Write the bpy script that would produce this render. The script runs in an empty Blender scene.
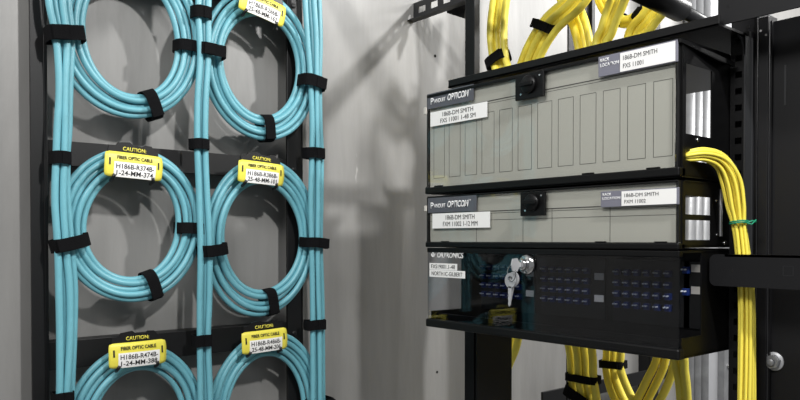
import bpy, bmesh, math, random
from mathutils import Vector, Matrix
random.seed(7)
C = bpy.context.scene.collection
sc = bpy.context.scene
H0 = 1.5                       # lens height above the floor

# ------------------------------------------------------------------ camera
FPX = 726.0
PITCH = math.radians(0.85)
fh = Vector((0.6416, 0.7670, 0)).normalized()
Rv = Vector((fh.y, -fh.x, 0))
Fv = (fh * math.cos(PITCH) + Vector((0, 0, -math.sin(PITCH)))).normalized()
Uv = Rv.cross(Fv)
CY = 240 + FPX * math.tan(PITCH)
cd = bpy.data.cameras.new('camera')
cam = bpy.data.objects.new('camera', cd); C.objects.link(cam)
cam.matrix_world = Matrix.Translation((0, 0, H0)) @ Matrix((Rv, Uv, -Fv)).transposed().to_4x4()
cd.sensor_width = 36; cd.lens = FPX / 800 * 36
cd.shift_y = (CY - 200) / 800
cd.clip_start = 0.02
sc.camera = cam

def ray(px, py):
    return Fv + Rv * ((px - 400) / FPX) + Uv * ((CY - py) / FPX)
def onY(px, py, Y):            # measured point on a plane parallel to the wall
    d = ray(px, py); t = Y / d.y
    return Vector((d.x * t, Y, H0 + d.z * t))
def onX(px, py, X):            # measured point on a plane parallel to the enclosure fronts
    d = ray(px, py); t = X / d.x
    return Vector((X, d.y * t, H0 + d.z * t))

# ------------------------------------------------------------------ materials
def srgb(r, g, b):
    f = lambda c: ((c / 255 + 0.055) / 1.055) ** 2.4 if c / 255 > 0.04045 else c / 255 / 12.92
    return (f(r), f(g), f(b), 1)
def mat(name, col, rough=0.5, metal=0.0, noise=0.0, scale=20, bump=0.0, bscale=200, coat=0.0, spec=0.5):
    m = bpy.data.materials.new(name); m.use_nodes = True
    nt = m.node_tree; p = nt.nodes['Principled BSDF']
    p.inputs['Base Color'].default_value = col
    p.inputs['Roughness'].default_value = rough
    p.inputs['Metallic'].default_value = metal
    p.inputs['Coat Weight'].default_value = coat
    p.inputs['Coat Roughness'].default_value = 0.05
    p.inputs['Specular IOR Level'].default_value = spec
    tc = nt.nodes.new('ShaderNodeTexCoord')
    if noise:
        n = nt.nodes.new('ShaderNodeTexNoise'); n.inputs['Scale'].default_value = scale
        n.inputs['Detail'].default_value = 6
        r = nt.nodes.new('ShaderNodeMapRange')
        r.inputs['From Min'].default_value = 0.3; r.inputs['From Max'].default_value = 0.7
        r.inputs['To Min'].default_value = 1 - noise; r.inputs['To Max'].default_value = 1 + noise
        mx = nt.nodes.new('ShaderNodeMix'); mx.data_type = 'RGBA'; mx.blend_type = 'MULTIPLY'
        mx.inputs[0].default_value = 1; mx.inputs[6].default_value = col
        cmb = nt.nodes.new('ShaderNodeCombineColor')
        nt.links.new(tc.outputs['Object'], n.inputs['Vector'])
        nt.links.new(n.outputs['Fac'], r.inputs['Value'])
        for i in range(3): nt.links.new(r.outputs[0], cmb.inputs[i])
        nt.links.new(cmb.outputs[0], mx.inputs[7]); nt.links.new(mx.outputs[2], p.inputs['Base Color'])
    if bump:
        n = nt.nodes.new('ShaderNodeTexNoise'); n.inputs['Scale'].default_value = bscale
        b = nt.nodes.new('ShaderNodeBump'); b.inputs['Strength'].default_value = bump
        b.inputs['Distance'].default_value = 0.001
        nt.links.new(tc.outputs['Object'], n.inputs['Vector'])
        nt.links.new(n.outputs['Fac'], b.inputs['Height']); nt.links.new(b.outputs[0], p.inputs['Normal'])
    return m
def acrylic(name, tint, ior=1.45):
    m = bpy.data.materials.new(name); m.use_nodes = True
    nt = m.node_tree; nt.nodes.clear()
    o = nt.nodes.new('ShaderNodeOutputMaterial'); t = nt.nodes.new('ShaderNodeBsdfTransparent')
    g = nt.nodes.new('ShaderNodeBsdfGlossy'); f = nt.nodes.new('ShaderNodeFresnel'); x = nt.nodes.new('ShaderNodeMixShader')
    t.inputs[0].default_value = (*tint, 1); g.inputs['Roughness'].default_value = 0.012
    f.inputs[0].default_value = ior
    ge = nt.nodes.new('ShaderNodeNewGeometry'); mi = nt.nodes.new('ShaderNodeMix')
    mi.inputs[2].default_value = ior; mi.inputs[3].default_value = 1 / ior
    nt.links.new(ge.outputs['Backfacing'], mi.inputs[0]); nt.links.new(mi.outputs[0], f.inputs[0])
    nt.links.new(f.outputs[0], x.inputs[0]); nt.links.new(t.outputs[0], x.inputs[1])
    nt.links.new(g.outputs[0], x.inputs[2]); nt.links.new(x.outputs[0], o.inputs[0])
    return m

def wall_mat():
    m = mat('painted_wall', srgb(176, 175, 172), 0.42)
    nt = m.node_tree; p = nt.nodes['Principled BSDF']
    tc = nt.nodes.new('ShaderNodeTexCoord'); mp = nt.nodes.new('ShaderNodeMapping')
    mp.inputs['Scale'].default_value = (9, 9, 1.1)
    n = nt.nodes.new('ShaderNodeTexNoise'); n.inputs['Scale'].default_value = 1.6; n.inputs['Detail'].default_value = 8
    n.inputs['Roughness'].default_value = 0.62
    cr = nt.nodes.new('ShaderNodeValToRGB')
    cr.color_ramp.elements[0].position = 0.3; cr.color_ramp.elements[0].color = srgb(129, 128, 126)
    cr.color_ramp.elements[1].position = 0.72; cr.color_ramp.elements[1].color = srgb(149, 148, 146)
    n2 = nt.nodes.new('ShaderNodeTexNoise'); n2.inputs['Scale'].default_value = 34; n2.inputs['Detail'].default_value = 3
    mp2 = nt.nodes.new('ShaderNodeMapping'); mp2.inputs['Scale'].default_value = (1, 1, 0.35)
    cr2 = nt.nodes.new('ShaderNodeValToRGB')
    cr2.color_ramp.elements[0].position = 0.75; cr2.color_ramp.elements[0].color = (0, 0, 0, 1)
    cr2.color_ramp.elements[1].position = 0.80; cr2.color_ramp.elements[1].color = (0.5, 0.5, 0.5, 1)
    mx = nt.nodes.new('ShaderNodeMix'); mx.data_type = 'RGBA'; mx.inputs[7].default_value = srgb(190, 189, 187)
    b = nt.nodes.new('ShaderNodeBump'); b.inputs['Strength'].default_value = 0.25; b.inputs['Distance'].default_value = 0.002
    n3 = nt.nodes.new('ShaderNodeTexNoise'); n3.inputs['Scale'].default_value = 60; n3.inputs['Detail'].default_value = 5
    L = nt.links.new
    L(tc.outputs['Object'], mp.inputs[0]); L(mp.outputs[0], n.inputs['Vector']); L(n.outputs['Fac'], cr.inputs[0])
    L(tc.outputs['Object'], mp2.inputs[0]); L(mp2.outputs[0], n2.inputs['Vector']); L(n2.outputs['Fac'], cr2.inputs[0])
    L(cr2.outputs[0], mx.inputs[0]); L(cr.outputs[0], mx.inputs[6]); L(mx.outputs[2], p.inputs['Base Color'])
    L(mp2.outputs[0], n3.inputs['Vector']); L(n3.outputs['Fac'], b.inputs['Height']); L(b.outputs[0], p.inputs['Normal'])
    return m

M = dict(
    wall=wall_mat(),
    floor=mat('vinyl_floor', srgb(150, 150, 148), 0.4, noise=0.06, scale=8),
    frame=mat('black_powder_coat', srgb(20, 20, 21), 0.45, spec=0.35, noise=0.08, scale=30, bump=0.15, bscale=900),
    rack=mat('black_rack_paint', srgb(14, 14, 15), 0.42, spec=0.3, noise=0.06, scale=25, bump=0.1, bscale=900),
    panelblk=mat('black_side_panel', srgb(20, 20, 22), 0.5, spec=0.3, noise=0.05, scale=25, bump=0.1, bscale=900),
    house=mat('black_housing', srgb(9, 9, 10), 0.38, spec=0.3),
    tray=mat('grey_runway_paint', srgb(40, 41, 43), 0.4, noise=0.08, scale=40),
    aqua=mat('aqua_jacket', srgb(108, 171, 184), 0.36, noise=0.04, scale=60),
    yellow=mat('yellow_jacket', srgb(252, 234, 92), 0.38, noise=0.03, scale=60),
    strap=mat('black_hook_and_loop', srgb(13, 13, 15), 0.95, bump=0.8, bscale=1500, spec=0.15),
    tagy=mat('yellow_tag_vinyl', srgb(236, 224, 84), 0.4),
    tagw=mat('white_label_paper', srgb(246, 245, 243), 0.5),
    ink=mat('black_ink', srgb(22, 22, 24), 0.6),
    inkgrey=mat('grey_ink', srgb(70, 70, 72), 0.6),
    white=mat('white_ink', srgb(235, 235, 235), 0.5),
    tagblk=mat('black_plastic', srgb(16, 16, 17), 0.4),
    card=mat('grey_index_card', srgb(202, 198, 191), 0.5),
    cardline=mat('index_card_line', srgb(78, 76, 74), 0.6),
    plate=mat('slate_name_plate', srgb(88, 89, 96), 0.35, coat=0.4),
    plate2=mat('violet_grey_plate', srgb(122, 122, 134), 0.35),
    chrome=mat('chrome', srgb(215, 215, 215), 0.16, metal=1),
    zinc=mat('galvanised_steel', srgb(150, 151, 153), 0.4, metal=0.45, noise=0.12, scale=30),
    stud=mat('pale_steel', srgb(196, 197, 200), 0.4, metal=0.35),
    blue=mat('blue_adapter', srgb(12, 40, 105), 0.4),
    dust=mat('clear_dust_cap', srgb(215, 222, 235), 0.3),
    green=mat('green_twist_tie', srgb(30, 140, 105), 0.4),
    clear=acrylic('clear_acrylic', (0.93, 0.94, 0.93)),
    smoke=acrylic('smoked_acrylic', (0.74, 0.75, 0.77)),
    hole=mat('dark_hole', srgb(10, 10, 10), 0.9),
)

# ------------------------------------------------------------------ builders
def wloc(o):
    v = Vector((0, 0, 0))
    while o: v += o.location; o = o.parent
    return v
def obj(name, bm, m, parent=None, smooth=False, origin=None):
    bmesh.ops.recalc_face_normals(bm, faces=bm.faces)
    off = wloc(parent) if parent else (Vector(origin) if origin is not None else None)
    if off is None:
        lo = Vector([min(v.co[i] for v in bm.verts) for i in range(3)]); hi = Vector([max(v.co[i] for v in bm.verts) for i in range(3)])
        off = (lo + hi) / 2; off.z = lo.z
    for v in bm.verts: v.co -= off
    me = bpy.data.meshes.new(name); bm.to_mesh(me); bm.free()
    if smooth:
        for p in me.polygons: p.use_smooth = True
    me.materials.append(M[m] if isinstance(m, str) else m)
    o = bpy.data.objects.new(name, me); C.objects.link(o)
    if parent: o.parent = parent
    else: o.location = off
    return o
def tag(o, label=None, cat=None, group=None, kind=None):
    if label: o['label'] = label
    if cat: o['category'] = cat
    if group: o['group'] = group
    if kind: o['kind'] = kind
    return o
def thing(name, loc, label, cat, group=None):
    o = bpy.data.objects.new(name, None); C.objects.link(o); o.location = loc
    o.empty_display_size = 0.02
    return tag(o, label, cat, group)
def B(): return bmesh.new()
def box(bm, a, b, bev=0.0):
    a = Vector(a); b = Vector(b)
    lo = Vector([min(a[i], b[i]) for i in range(3)]); hi = Vector([max(a[i], b[i]) for i in range(3)])
    r = bmesh.ops.create_cube(bm, size=1)
    for v in r['verts']:
        v.co = Vector([(lo[i] + hi[i]) / 2 + v.co[i] * (hi[i] - lo[i]) for i in range(3)])
    if bev:
        es = list({e for v in r['verts'] for e in v.link_edges})
        bmesh.ops.bevel(bm, geom=es, offset=bev, segments=2, affect='EDGES', profile=0.5)
    return bm
def prism(bm, pts, d):                        # closed outline pushed along d
    vs = [bm.verts.new(p) for p in pts]; ws = [bm.verts.new(Vector(p) + Vector(d)) for p in pts]
    n = len(vs)
    bm.faces.new(vs); bm.faces.new(ws[::-1])
    for i in range(n): bm.faces.new((vs[i], vs[(i + 1) % n], ws[(i + 1) % n], ws[i]))
    return bm
def spline(pts, n=10, closed=False):
    P = [Vector(p) for p in pts]; out = []; N = len(P)
    segs = N if closed else N - 1
    for i in range(segs):
        if closed: p0, p1, p2, p3 = P[i - 1], P[i], P[(i + 1) % N], P[(i + 2) % N]
        else: p0, p1, p2, p3 = P[max(i - 1, 0)], P[i], P[i + 1], P[min(i + 2, N - 1)]
        for k in range(n):
            t = k / n
            out.append(0.5 * ((2 * p1) + (p2 - p0) * t + (2 * p0 - 5 * p1 + 4 * p2 - p3) * t * t + (3 * p1 - p0 - 3 * p2 + p3) * t ** 3))
    if not closed: out.append(P[-1])
    return out
def tube(bm, pts, r, closed=False, seg=10):
    P = [Vector(p) for p in pts]; N = len(P); rings = []
    up = None
    for i in range(N):
        if closed: t = P[(i + 1) % N] - P[i - 1]
        else: t = P[min(i + 1, N - 1)] - P[max(i - 1, 0)]
        t.normalize()
        if up is None:
            up = Vector((0, 1, 0)) if abs(t.y) < 0.9 else Vector((1, 0, 0))
        a = (up - t * up.dot(t)).normalized(); b = t.cross(a); up = a
        rr = r[i] if isinstance(r, list) else r
        rings.append([bm.verts.new(P[i] + (a * math.cos(k * 2 * math.pi / seg) + b * math.sin(k * 2 * math.pi / seg)) * rr) for k in range(seg)])
    m = N if closed else N - 1
    for i in range(m):
        A, D = rings[i], rings[(i + 1) % N]
        for k in range(seg): bm.faces.new((A[k], A[(k + 1) % seg], D[(k + 1) % seg], D[k]))
    if not closed:
        bm.faces.new(rings[0][::-1]); bm.faces.new(rings[-1])
    return bm
def disc(bm, c, axis, r, h, seg=24, bev=0.0):
    c = Vector(c); ax = Vector(axis).normalized()
    a = ax.orthogonal().normalized(); b = ax.cross(a)
    pts = [c + (a * math.cos(k * 2 * math.pi / seg) + b * math.sin(k * 2 * math.pi / seg)) * r for k in range(seg)]
    if bev:
        vs = []
        for (rr, hh) in ((r, 0), (r, h - bev), (r - bev, h)):
            vs.append([bm.verts.new(c + ax * hh + (a * math.cos(k * 2 * math.pi / seg) + b * math.sin(k * 2 * math.pi / seg)) * rr) for k in range(seg)])
        bm.faces.new(vs[0]); bm.faces.new(vs[2])
        for j in range(2):
            for k in range(seg): bm.faces.new((vs[j][k], vs[j][(k + 1) % seg], vs[j + 1][(k + 1) % seg], vs[j + 1][k]))
        return bm
    return prism(bm, pts, ax * h)
def band(bm, c, d, a, wa, b, wb, h, th=0.0015, tail=True):
    """strap: flattened loop round a bundle that runs along d; wa, wb half sizes along a, b"""
    c = Vector(c); d = Vector(d).normalized(); a = Vector(a).normalized(); b = Vector(b).normalized()
    n = 28; rows = []
    for (s, k) in ((-1, 0), (-1, 1), (1, 1), (1, 0)):
        row = []
        for i in range(n):
            t = 2 * math.pi * i / n
            cx, cy = math.cos(t), math.sin(t)
            e = 0.55
            x = math.copysign(abs(cx) ** e, cx) * (wa + th * k); y = math.copysign(abs(cy) ** e, cy) * (wb + th * k)
            row.append(bm.verts.new(c + a * x + b * y + d * (s * h / 2 + 0.0006 * math.sin(3 * t))))
        rows.append(row)
    for j in range(4):
        A, D = rows[j], rows[(j + 1) % 4]
        for i in range(n): bm.faces.new((A[i], A[(i + 1) % n], D[(i + 1) % n], D[i]))
    if tail:   # the overlapping end of the strap
        q = Matrix((a, b, d)).transposed()
        r = bmesh.ops.create_cube(bm, size=1)
        for v in r['verts']:
            v.co = c + q @ Vector((v.co.x * wa * 0.9 + wa * 0.42, v.co.y * 0.0018 - wb - th * 1.1, v.co.z * h * 0.96))
    return bm

def text_bm(body, w, h, center, ex, ey, depth=0.0003, spacing=1.0, curve=None, bold=0.0, shear=0.0):
    """lettering fitted into w x h, lying along ex (reading) and ey (up)"""
    cu = bpy.data.curves.new('lettering', 'FONT'); cu.body = body; cu.size = 1
    cu.space_character = spacing; cu.offset = bold; cu.shear = shear; cu.resolution_u = 3
    o = bpy.data.objects.new('lettering', cu); C.objects.link(o)
    bpy.context.view_layer.update()
    me = bpy.data.meshes.new_from_object(o.evaluated_get(bpy.context.evaluated_depsgraph_get()))
    bpy.data.objects.remove(o); bpy.data.curves.remove(cu)
    bm = bmesh.new(); bm.from_mesh(me); bpy.data.meshes.remove(me)
    xs = [v.co.x for v in bm.verts]; ys = [v.co.y for v in bm.verts]
    x0, x1, y0, y1 = min(xs), max(xs), min(ys), max(ys)
    ex = Vector(ex).normalized(); ey = Vector(ey).normalized(); ez = ex.cross(ey)
    if curve:
        bmesh.ops.subdivide_edges(bm, edges=bm.edges[:], cuts=0)
    g = bmesh.ops.extrude_face_region(bm, geom=bm.faces[:])
    top = {v for v in g['geom'] if isinstance(v, bmesh.types.BMVert)}
    for v in bm.verts:
        x = ((v.co.x - x0) / (x1 - x0) - 0.5) * w; y = ((v.co.y - y0) / (y1 - y0) - 0.5) * h
        z = depth if v in top else 0.0
        co = Vector((x, y, z))
        v.co = curve(co) if curve else Vector(center) + ex * x + ey * y + ez * z
    return bm

EX = Vector((1, 0, 0)); EY = Vector((0, 1, 0)); EZ = Vector((0, 0, 1))
Z = lambda z: H0 + z

# ------------------------------------------------------------------ room shell
WY = 1.25
bm = B(); box(bm, (-2.2, WY, 0), (5.2, WY + 0.1, 2.75)); tag(obj('wall_back', bm, 'wall'), kind='structure')
bm = B(); box(bm, (-2.2, -2.6, -0.1), (5.2, WY + 0.1, 0)); tag(obj('floor', bm, 'floor'), kind='structure')

# small bolt hole marks in the wall
for (px, py, r) in ((435, 56, 0.0032), (437, 372, 0.003)):
    p = onY(px, py, WY)
    bm = B(); disc(bm, (p.x, WY, p.z), (0, -1, 0), r, 0.0008)
    tag(obj('wall_anchor', bm, 'hole'), 'small dark hole in grey wall ' + ('above the black shelf, under the runway' if py < 200 else 'low down left of the black rack post'), 'anchor hole', 'anchor holes in the wall')

# ------------------------------------------------------------------ cable frame on the wall (left)
FY = 1.205
fr = thing('wall_mounting_frame', (0.52, FY, Z(-0.85)), 'black steel frame of posts and crossbars on the grey wall behind the aqua coils', 'frame')
xl0, xl1 = onY(31, 200, FY).x, onY(48, 200, FY).x
xr0, xr1 = onY(287.5, 200, FY).x, onY(303, 200, FY).x
bm = B(); box(bm, (xl0, FY, Z(-0.85)), (xl1 - 0.005, FY + 0.006, Z(0.95)), 0.0008)
box(bm, (xl1 - 0.0055, FY - 0.0012, Z(-0.85)), (xl1, FY + 0.040, Z(0.95)), 0.0008); obj('post', bm, 'frame', fr)
bm = B(); box(bm, (xr0, FY, Z(-0.85)), (xr1 - 0.004, FY + 0.006, Z(0.95)), 0.0008)
box(bm, (xr1 - 0.004, FY, Z(-0.85)), (xr1, FY + 0.040, Z(0.95)), 0.0008); obj('post', bm, 'frame', fr)
zt = onY(180, 150, FY).z; zb = onY(180, 172.5, FY).z
z2t = onY(180, 331.5, FY).z; z2b = onY(180, 357, FY).z
bars = [(zt, zb), (z2t, z2b), (zt + (zt - z2t), zb + (zt - z2t)), (2 * z2t - zt, 2 * z2t - zt - (zt - zb))]
for (a, b_) in bars:
    bm = B(); box(bm, (xl1, FY + 0.004, b_), (xr0 + 0.001, FY + 0.012, a), 0.0008)
    box(bm, (xl1, FY + 0.012, a - 0.004), (xr0, FY + 0.036, a))
    cb = obj('crossbar', bm, 'frame', fr)
    bm = B()
    for x in (xr0 + 0.014,):
        disc(bm, (x, FY, (a + b_) / 2), (0, -1, 0), 0.005, 0.002, 14, 0.001)
    obj('screw', bm, 'frame', cb, True)

# ------------------------------------------------------------------ aqua coils
CYP = 1.184
def strand_ring(cx, cz, rx, rz, off, dep, ph, seed, n=96):
    rnd = random.Random(seed)
    a1, a2, a3 = rnd.uniform(0, 6.28), rnd.uniform(0, 6.28), rnd.uniform(0, 6.28)
    pts = []
    for i in range(n):
        t = 2 * math.pi * i / n
        o = off * (1 + 0.12 * math.sin(t * 2 + ph)) + 0.0012 * math.sin(2 * t + a1) + 0.0009 * math.sin(3 * t + a2)
        e = 1 + 0.012 * math.cos(2 * (t - math.pi / 4))      # faint squareness
        pts.append(Vector((cx + (rx + o) * e * math.cos(t), CYP + dep + 0.0018 * math.sin(t + a3), cz + (rz + o) * e * math.sin(t))))
    return pts
AR = 0.0051
def aqua_coil(L, R_, T, Bm, midy, label, straps, seed):
    xl = onY(L, midy, CYP).x; xr = onY(R_, midy, CYP).x
    mx = (L + R_) / 2
    zt_ = onY(mx, T, CYP).z; zb_ = onY(mx, Bm, CYP).z
    cx, cz, rx, rz = (xl + xr) / 2, (zt_ + zb_) / 2, (xr - xl) / 2, (zt_ - zb_) / 2
    root = thing('cable_coil', (cx, CYP, cz - rz), label, 'cable coil', 'aqua fibre cable coils on the wall frame')
    offs = [(-0.0172, 0.002), (-0.0087, -0.004), (0.0, 0.002), (0.0086, -0.004), (0.0170, 0.002), (0.0040, 0.0115)]
    for k, (o, d) in enumerate(offs):
        bm = B(); tube(bm, strand_ring(cx, cz, rx, rz, o, d, seed, seed * 10 + k), AR, True, 10)
        obj('cable', bm, 'aqua', root, True)
    for (ang, wa, h, dx) in straps:
        t = math.radians(ang)
        rad = Vector((rx * math.cos(t), 0, rz * math.sin(t)))
        tang = Vector((-rx * math.sin(t), 0, rz * math.cos(t))).normalized()
        n_ = tang.cross(EY)
        if n_.dot(rad) < 0: n_ = -n_
        bm = B(); fwd = 0.014 if dx else 0.0
        band(bm, Vector((cx, CYP + 0.002 - fwd, cz)) + rad + n_ * dx, tang, n_, wa, EY, 0.0175 + fwd * 0.25, h)
        obj('strap', bm, 'strap', root)
    return cx, cz, rx, rz
W0 = 0.0235
aqua_coil(69, 189, -37, 106, 35, 'aqua cable coil at the top left, cut off by the top of the picture', [(-72, W0, 0.020, 0), (-2, W0, 0.019, 0), (190, 0.026, 0.022, 0.011)], 1)
aqua_coil(71, 190, 160, 289, 227, 'aqua cable coil in the middle of the left column, under the tag ending 374', [(-73, W0, 0.019, 0), (-3, W0, 0.019, 0), (195, 0.026, 0.020, 0.009)], 2)
aqua_coil(77, 194, 358, 497, 427, 'aqua cable coil at the bottom left, under the tag ending 388', [(-75, W0, 0.019, 0), (0, W0, 0.019, 0)], 3)
aqua_coil(213, 306, 2, 128, 64, 'aqua cable coil at the top of the right column, tag tilted on its top', [(-85, W0, 0.020, 0), (-10, 0.024, 0.022, 0.005), (178, 0.023, 0.020, 0.011)], 4)
aqua_coil(214, 308, 171, 303, 236, 'aqua cable coil in the middle of the right column, whole ring below its tag', [(-83, W0, 0.020, 0), (-5, 0.024, 0.019, 0.005), (190, 0.023, 0.020, 0.011)], 5)
aqua_coil(217, 312, 344, 478, 411, 'aqua cable coil at the bottom of the right column, lower half out of view', [(-85, W0, 0.020, 0), (0, 0.025, 0.019, 0.009)], 6)

TY = 1.166
def trunk(path, n, w_px, label, straps, seed):
    """vertical cable run; path = (px, py, half width px)"""
    base = onY(path[-1][0], path[-1][1], TY)
    root = thing('cable_run', base, label, 'cable run', 'vertical aqua cable runs')
    rnd = random.Random(seed)
    for k in range(n):
        f = (k / (n - 1) - 0.5) * 2
        ph = rnd.uniform(0, 6)
        pts = []
        for i, (px, py, hw) in enumerate(path):
            p = onY(px + f * (hw - 3.2) + 0.5 * math.sin(i * 1.7 + ph), py, TY + (0.0045 if k % 2 else -0.0035))
            pts.append(p)
        bm = B(); tube(bm, spline(pts, 8), 0.0053, False, 10)
        obj('cable', bm, 'aqua', root, True)
    for (px, py, hw, h) in straps:
        a = onY(px - hw, py, TY - 0.01); b_ = onY(px + hw, py, TY - 0.01)
        bm = B(); band(bm, (a + b_) / 2 + Vector((0, 0.0105, 0)), EZ, EX, (b_.x - a.x) / 2, EY, 0.0125, h)
        obj('strap', bm, 'strap', root)
trunk([(56, -60, 14), (59, 0, 13), (64, 37, 11), (64, 85, 8.5), (63, 130, 9), (62, 157, 8.5), (61, 200, 9.5), (64, 246, 10), (67, 290, 11), (67, 340, 10), (65, 398, 9), (64, 460, 10)], 4, 0,
      'leftmost vertical run of aqua cables, beside the frame\'s left post', [(62, 157.5, 9.5, 0.019), (64.5, 400, 10, 0.022)], 11)
trunk([(205, -60, 8), (204, 0, 8), (203, 12, 8), (204, 55, 7.5), (202, 100, 7.5), (201.5, 144, 7), (202.5, 190, 7), (205, 248, 8), (205, 300, 8), (204, 340, 7), (205, 400, 8), (206, 460, 8)], 3, 0,
      'middle vertical run of aqua cables, between the two columns of coils', [(203.5, 12, 8.5, 0.020), (201.5, 144, 8, 0.018), (204, 341, 8, 0.020)], 12)
trunk([(309, -60, 10), (312, 0, 10), (314, 40, 9), (315, 78, 8), (316, 120, 7.5), (316.5, 152, 7.5), (316, 200, 8), (316, 244, 8), (317, 290, 8), (317.5, 325, 7.5), (318, 400, 8), (318, 460, 8)], 4, 0,
      'rightmost vertical run of aqua cables, on the bare wall side of the frame', [(316.5, 153, 8.5, 0.020), (317.5, 325, 8.5, 0.019)], 13)

# ------------------------------------------------------------------ caution tags
def caution_tag(px, py, tilt, l1, l2, label):
    Y0 = 1.152
    c = onY(px, py, Y0)
    W, Hh = 0.092, 0.040
    t = math.radians(tilt)
    ex = Vector((math.cos(t), 0, math.sin(t))); ey = Vector((-math.sin(t), 0, math.cos(t)))
    Rr = 0.075                                    # the card bows over the bundle
    def bend(co, lift=0.0):
        y = co.y; a = y / Rr
        side = 0.004 * (abs(co.x) / (W / 2)) ** 2
        return c + ex * co.x + ey * (math.sin(a) * Rr) + EY * ((1 - math.cos(a)) * Rr + side - co.z - lift)
    root = thing('cable_tag', c, label, 'cable tag', 'yellow caution tags on the aqua coils')
    # body with rounded ends, gridded so it bows
    bm = B(); nx, ny = 16, 8; grid = []
    for i in range(nx + 1):
        col = []
        for j in range(ny + 1):
            u = i / nx * 2 - 1; v = j / ny * 2 - 1
            x = u * W / 2 * (1 - 0.03 * abs(v) ** 4)
            hh = Hh / 2 * (1 - 0.10 * max(0, (abs(u) - 0.85) / 0.15) ** 2)
            col.append([bm.verts.new(bend(Vector((x, v * hh, 0.0012)))), bm.verts.new(bend(Vector((x, v * hh, 0))))])
        grid.append(col)
    for s in (0, 1):
        for i in range(nx):
            for j in range(ny):
                bm.faces.new((grid[i][j][s], grid[i + 1][j][s], grid[i + 1][j + 1][s], grid[i][j + 1][s]))
    loop = [grid[i][0] for i in range(nx)] + [grid[nx][j] for j in range(ny)] + [grid[i][ny] for i in range(nx, 0, -1)] + [grid[0][j] for j in range(ny, 0, -1)]
    for i in range(len(loop)):
        p, q = loop[i], loop[(i + 1) % len(loop)]
        bm.faces.new((p[0], q[0], q[1], p[1]))
    card = obj('tag_card', bm, 'tagy', root, True)
    # white printed label
    bm = B(); g = [[bm.verts.new(bend(Vector((-0.032 + 0.066 * i / 10, -0.0198 + 0.0238 * j / 6, 0.0016)))) for j in range(7)] for i in range(11)]
    for i in range(10):
        for j in range(6): bm.faces.new((g[i][j], g[i + 1][j], g[i + 1][j + 1], g[i][j + 1]))
    r = bmesh.ops.extrude_face_region(bm, geom=bm.faces[:])
    for v in r['geom']:
        if isinstance(v, bmesh.types.BMVert): v.co.y += 0.0003
    lb = obj('printed_label', bm, 'tagw', root)
    for (txt, yy, ww) in ((l1, -0.0026, 0.060), (l2, -0.0128, 0.058)):
        def cv(co, yy=yy): return bend(Vector((co.x + 0.001, co.y + yy, co.z + 0.0017)))
        obj('lettering', text_bm(txt, ww, 0.0078, c, ex, ey, 0.0002, curve=cv, bold=0.012), 'ink', lb)
    def cv2(co): return bend(Vector((co.x, co.y + 0.0112, co.z + 0.0018)))
    obj('lettering', text_bm('FIBER OPTIC CABLE', 0.056, 0.0056, c, ex, ey, 0.0002, curve=cv2, bold=0.02), 'ink', card)
    for s in (-1, 1):
        bm = B()
        pts = [(s * 0.0385 + dx, 0.004 + dy) for dx, dy in ((-0.0012, -0.0055), (0.0012, -0.0055), (0.0012, 0.0055), (-0.0012, 0.0055))]
        prism(bm, [bend(Vector((x, y, 0.0020))) for x, y in pts], (0, 0.0012, 0)); obj('slot', bm, 'ink', card)
        # black clip legs at the lower corners
        bm = B(); tube(bm, [bend(Vector((s * 0.030, -0.016, 0.0022))), bend(Vector((s * 0.032, -0.021, 0.001))), bend(Vector((s * 0.0315, -0.026, -0.008)))], 0.0028, False, 8)
        obj('clip', bm, 'tagblk', root, True)
    # black holder above the card, with the word on it
    bm = B(); out = [(-0.042, 0.012), (-0.040, 0.026), (-0.029, 0.027), (-0.026, 0.031), (-0.008, 0.033), (-0.002, 0.029), (0.012, 0.0285), (0.017, 0.0315), (0.027, 0.031), (0.032, 0.026), (0.038, 0.023), (0.040, 0.012)]
    prism(bm, [c + ex * x + ey * (y * 1.12) + EY * 0.005 for x, y in out], (0, 0.004, 0)); hd = obj('holder', bm, 'tagblk', root)
    obj('lettering', text_bm('CAUTION:', 0.037, 0.0062, c + ey * 0.0258 + EY * 0.0048, ex, ey, 0.0003, bold=0.02), 'tagy', hd)
caution_tag(135, 166, -3, 'H186B-R374B-', '1-24-MM-374', 'yellow caution tag printed 1-24-MM-374 on the middle coil of the left column')
caution_tag(139, 354, 0.5, 'H186B-R474B-', '1-24-MM-388', 'yellow caution tag printed 1-24-MM-388 on the bottom coil of the left column')
caution_tag(264, 7, -11, 'H186B-R286B-', '25-48-MM-162', 'tilted yellow caution tag at the top edge, on the upper coil of the right column')
caution_tag(262.5, 173, -3, 'H186B-R386B-', '25-48-MM-101', 'yellow caution tag on the middle coil of the right column, beside the aqua runs')
caution_tag(266, 341, 2, 'H186B-R486B-', '25-48-MM-206', 'yellow caution tag printed 25-48-MM on the bottom coil of the right column')

# ------------------------------------------------------------------ fibre enclosures
XF = 0.852
YL, YR = 0.9425, 0.4715                      # far and near ends of the fronts
def py_(px): return onX(px, 240, XF).y      # along the front
def fz(px, py): return onX(px, py, XF).z
RX = -EY                                     # reading direction on the fronts
def fbox(bm, y0, y1, z0, z1, x0, x1, bev=0.0): return box(bm, (x0, y0, z0), (x1, y1, z1), bev)

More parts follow.
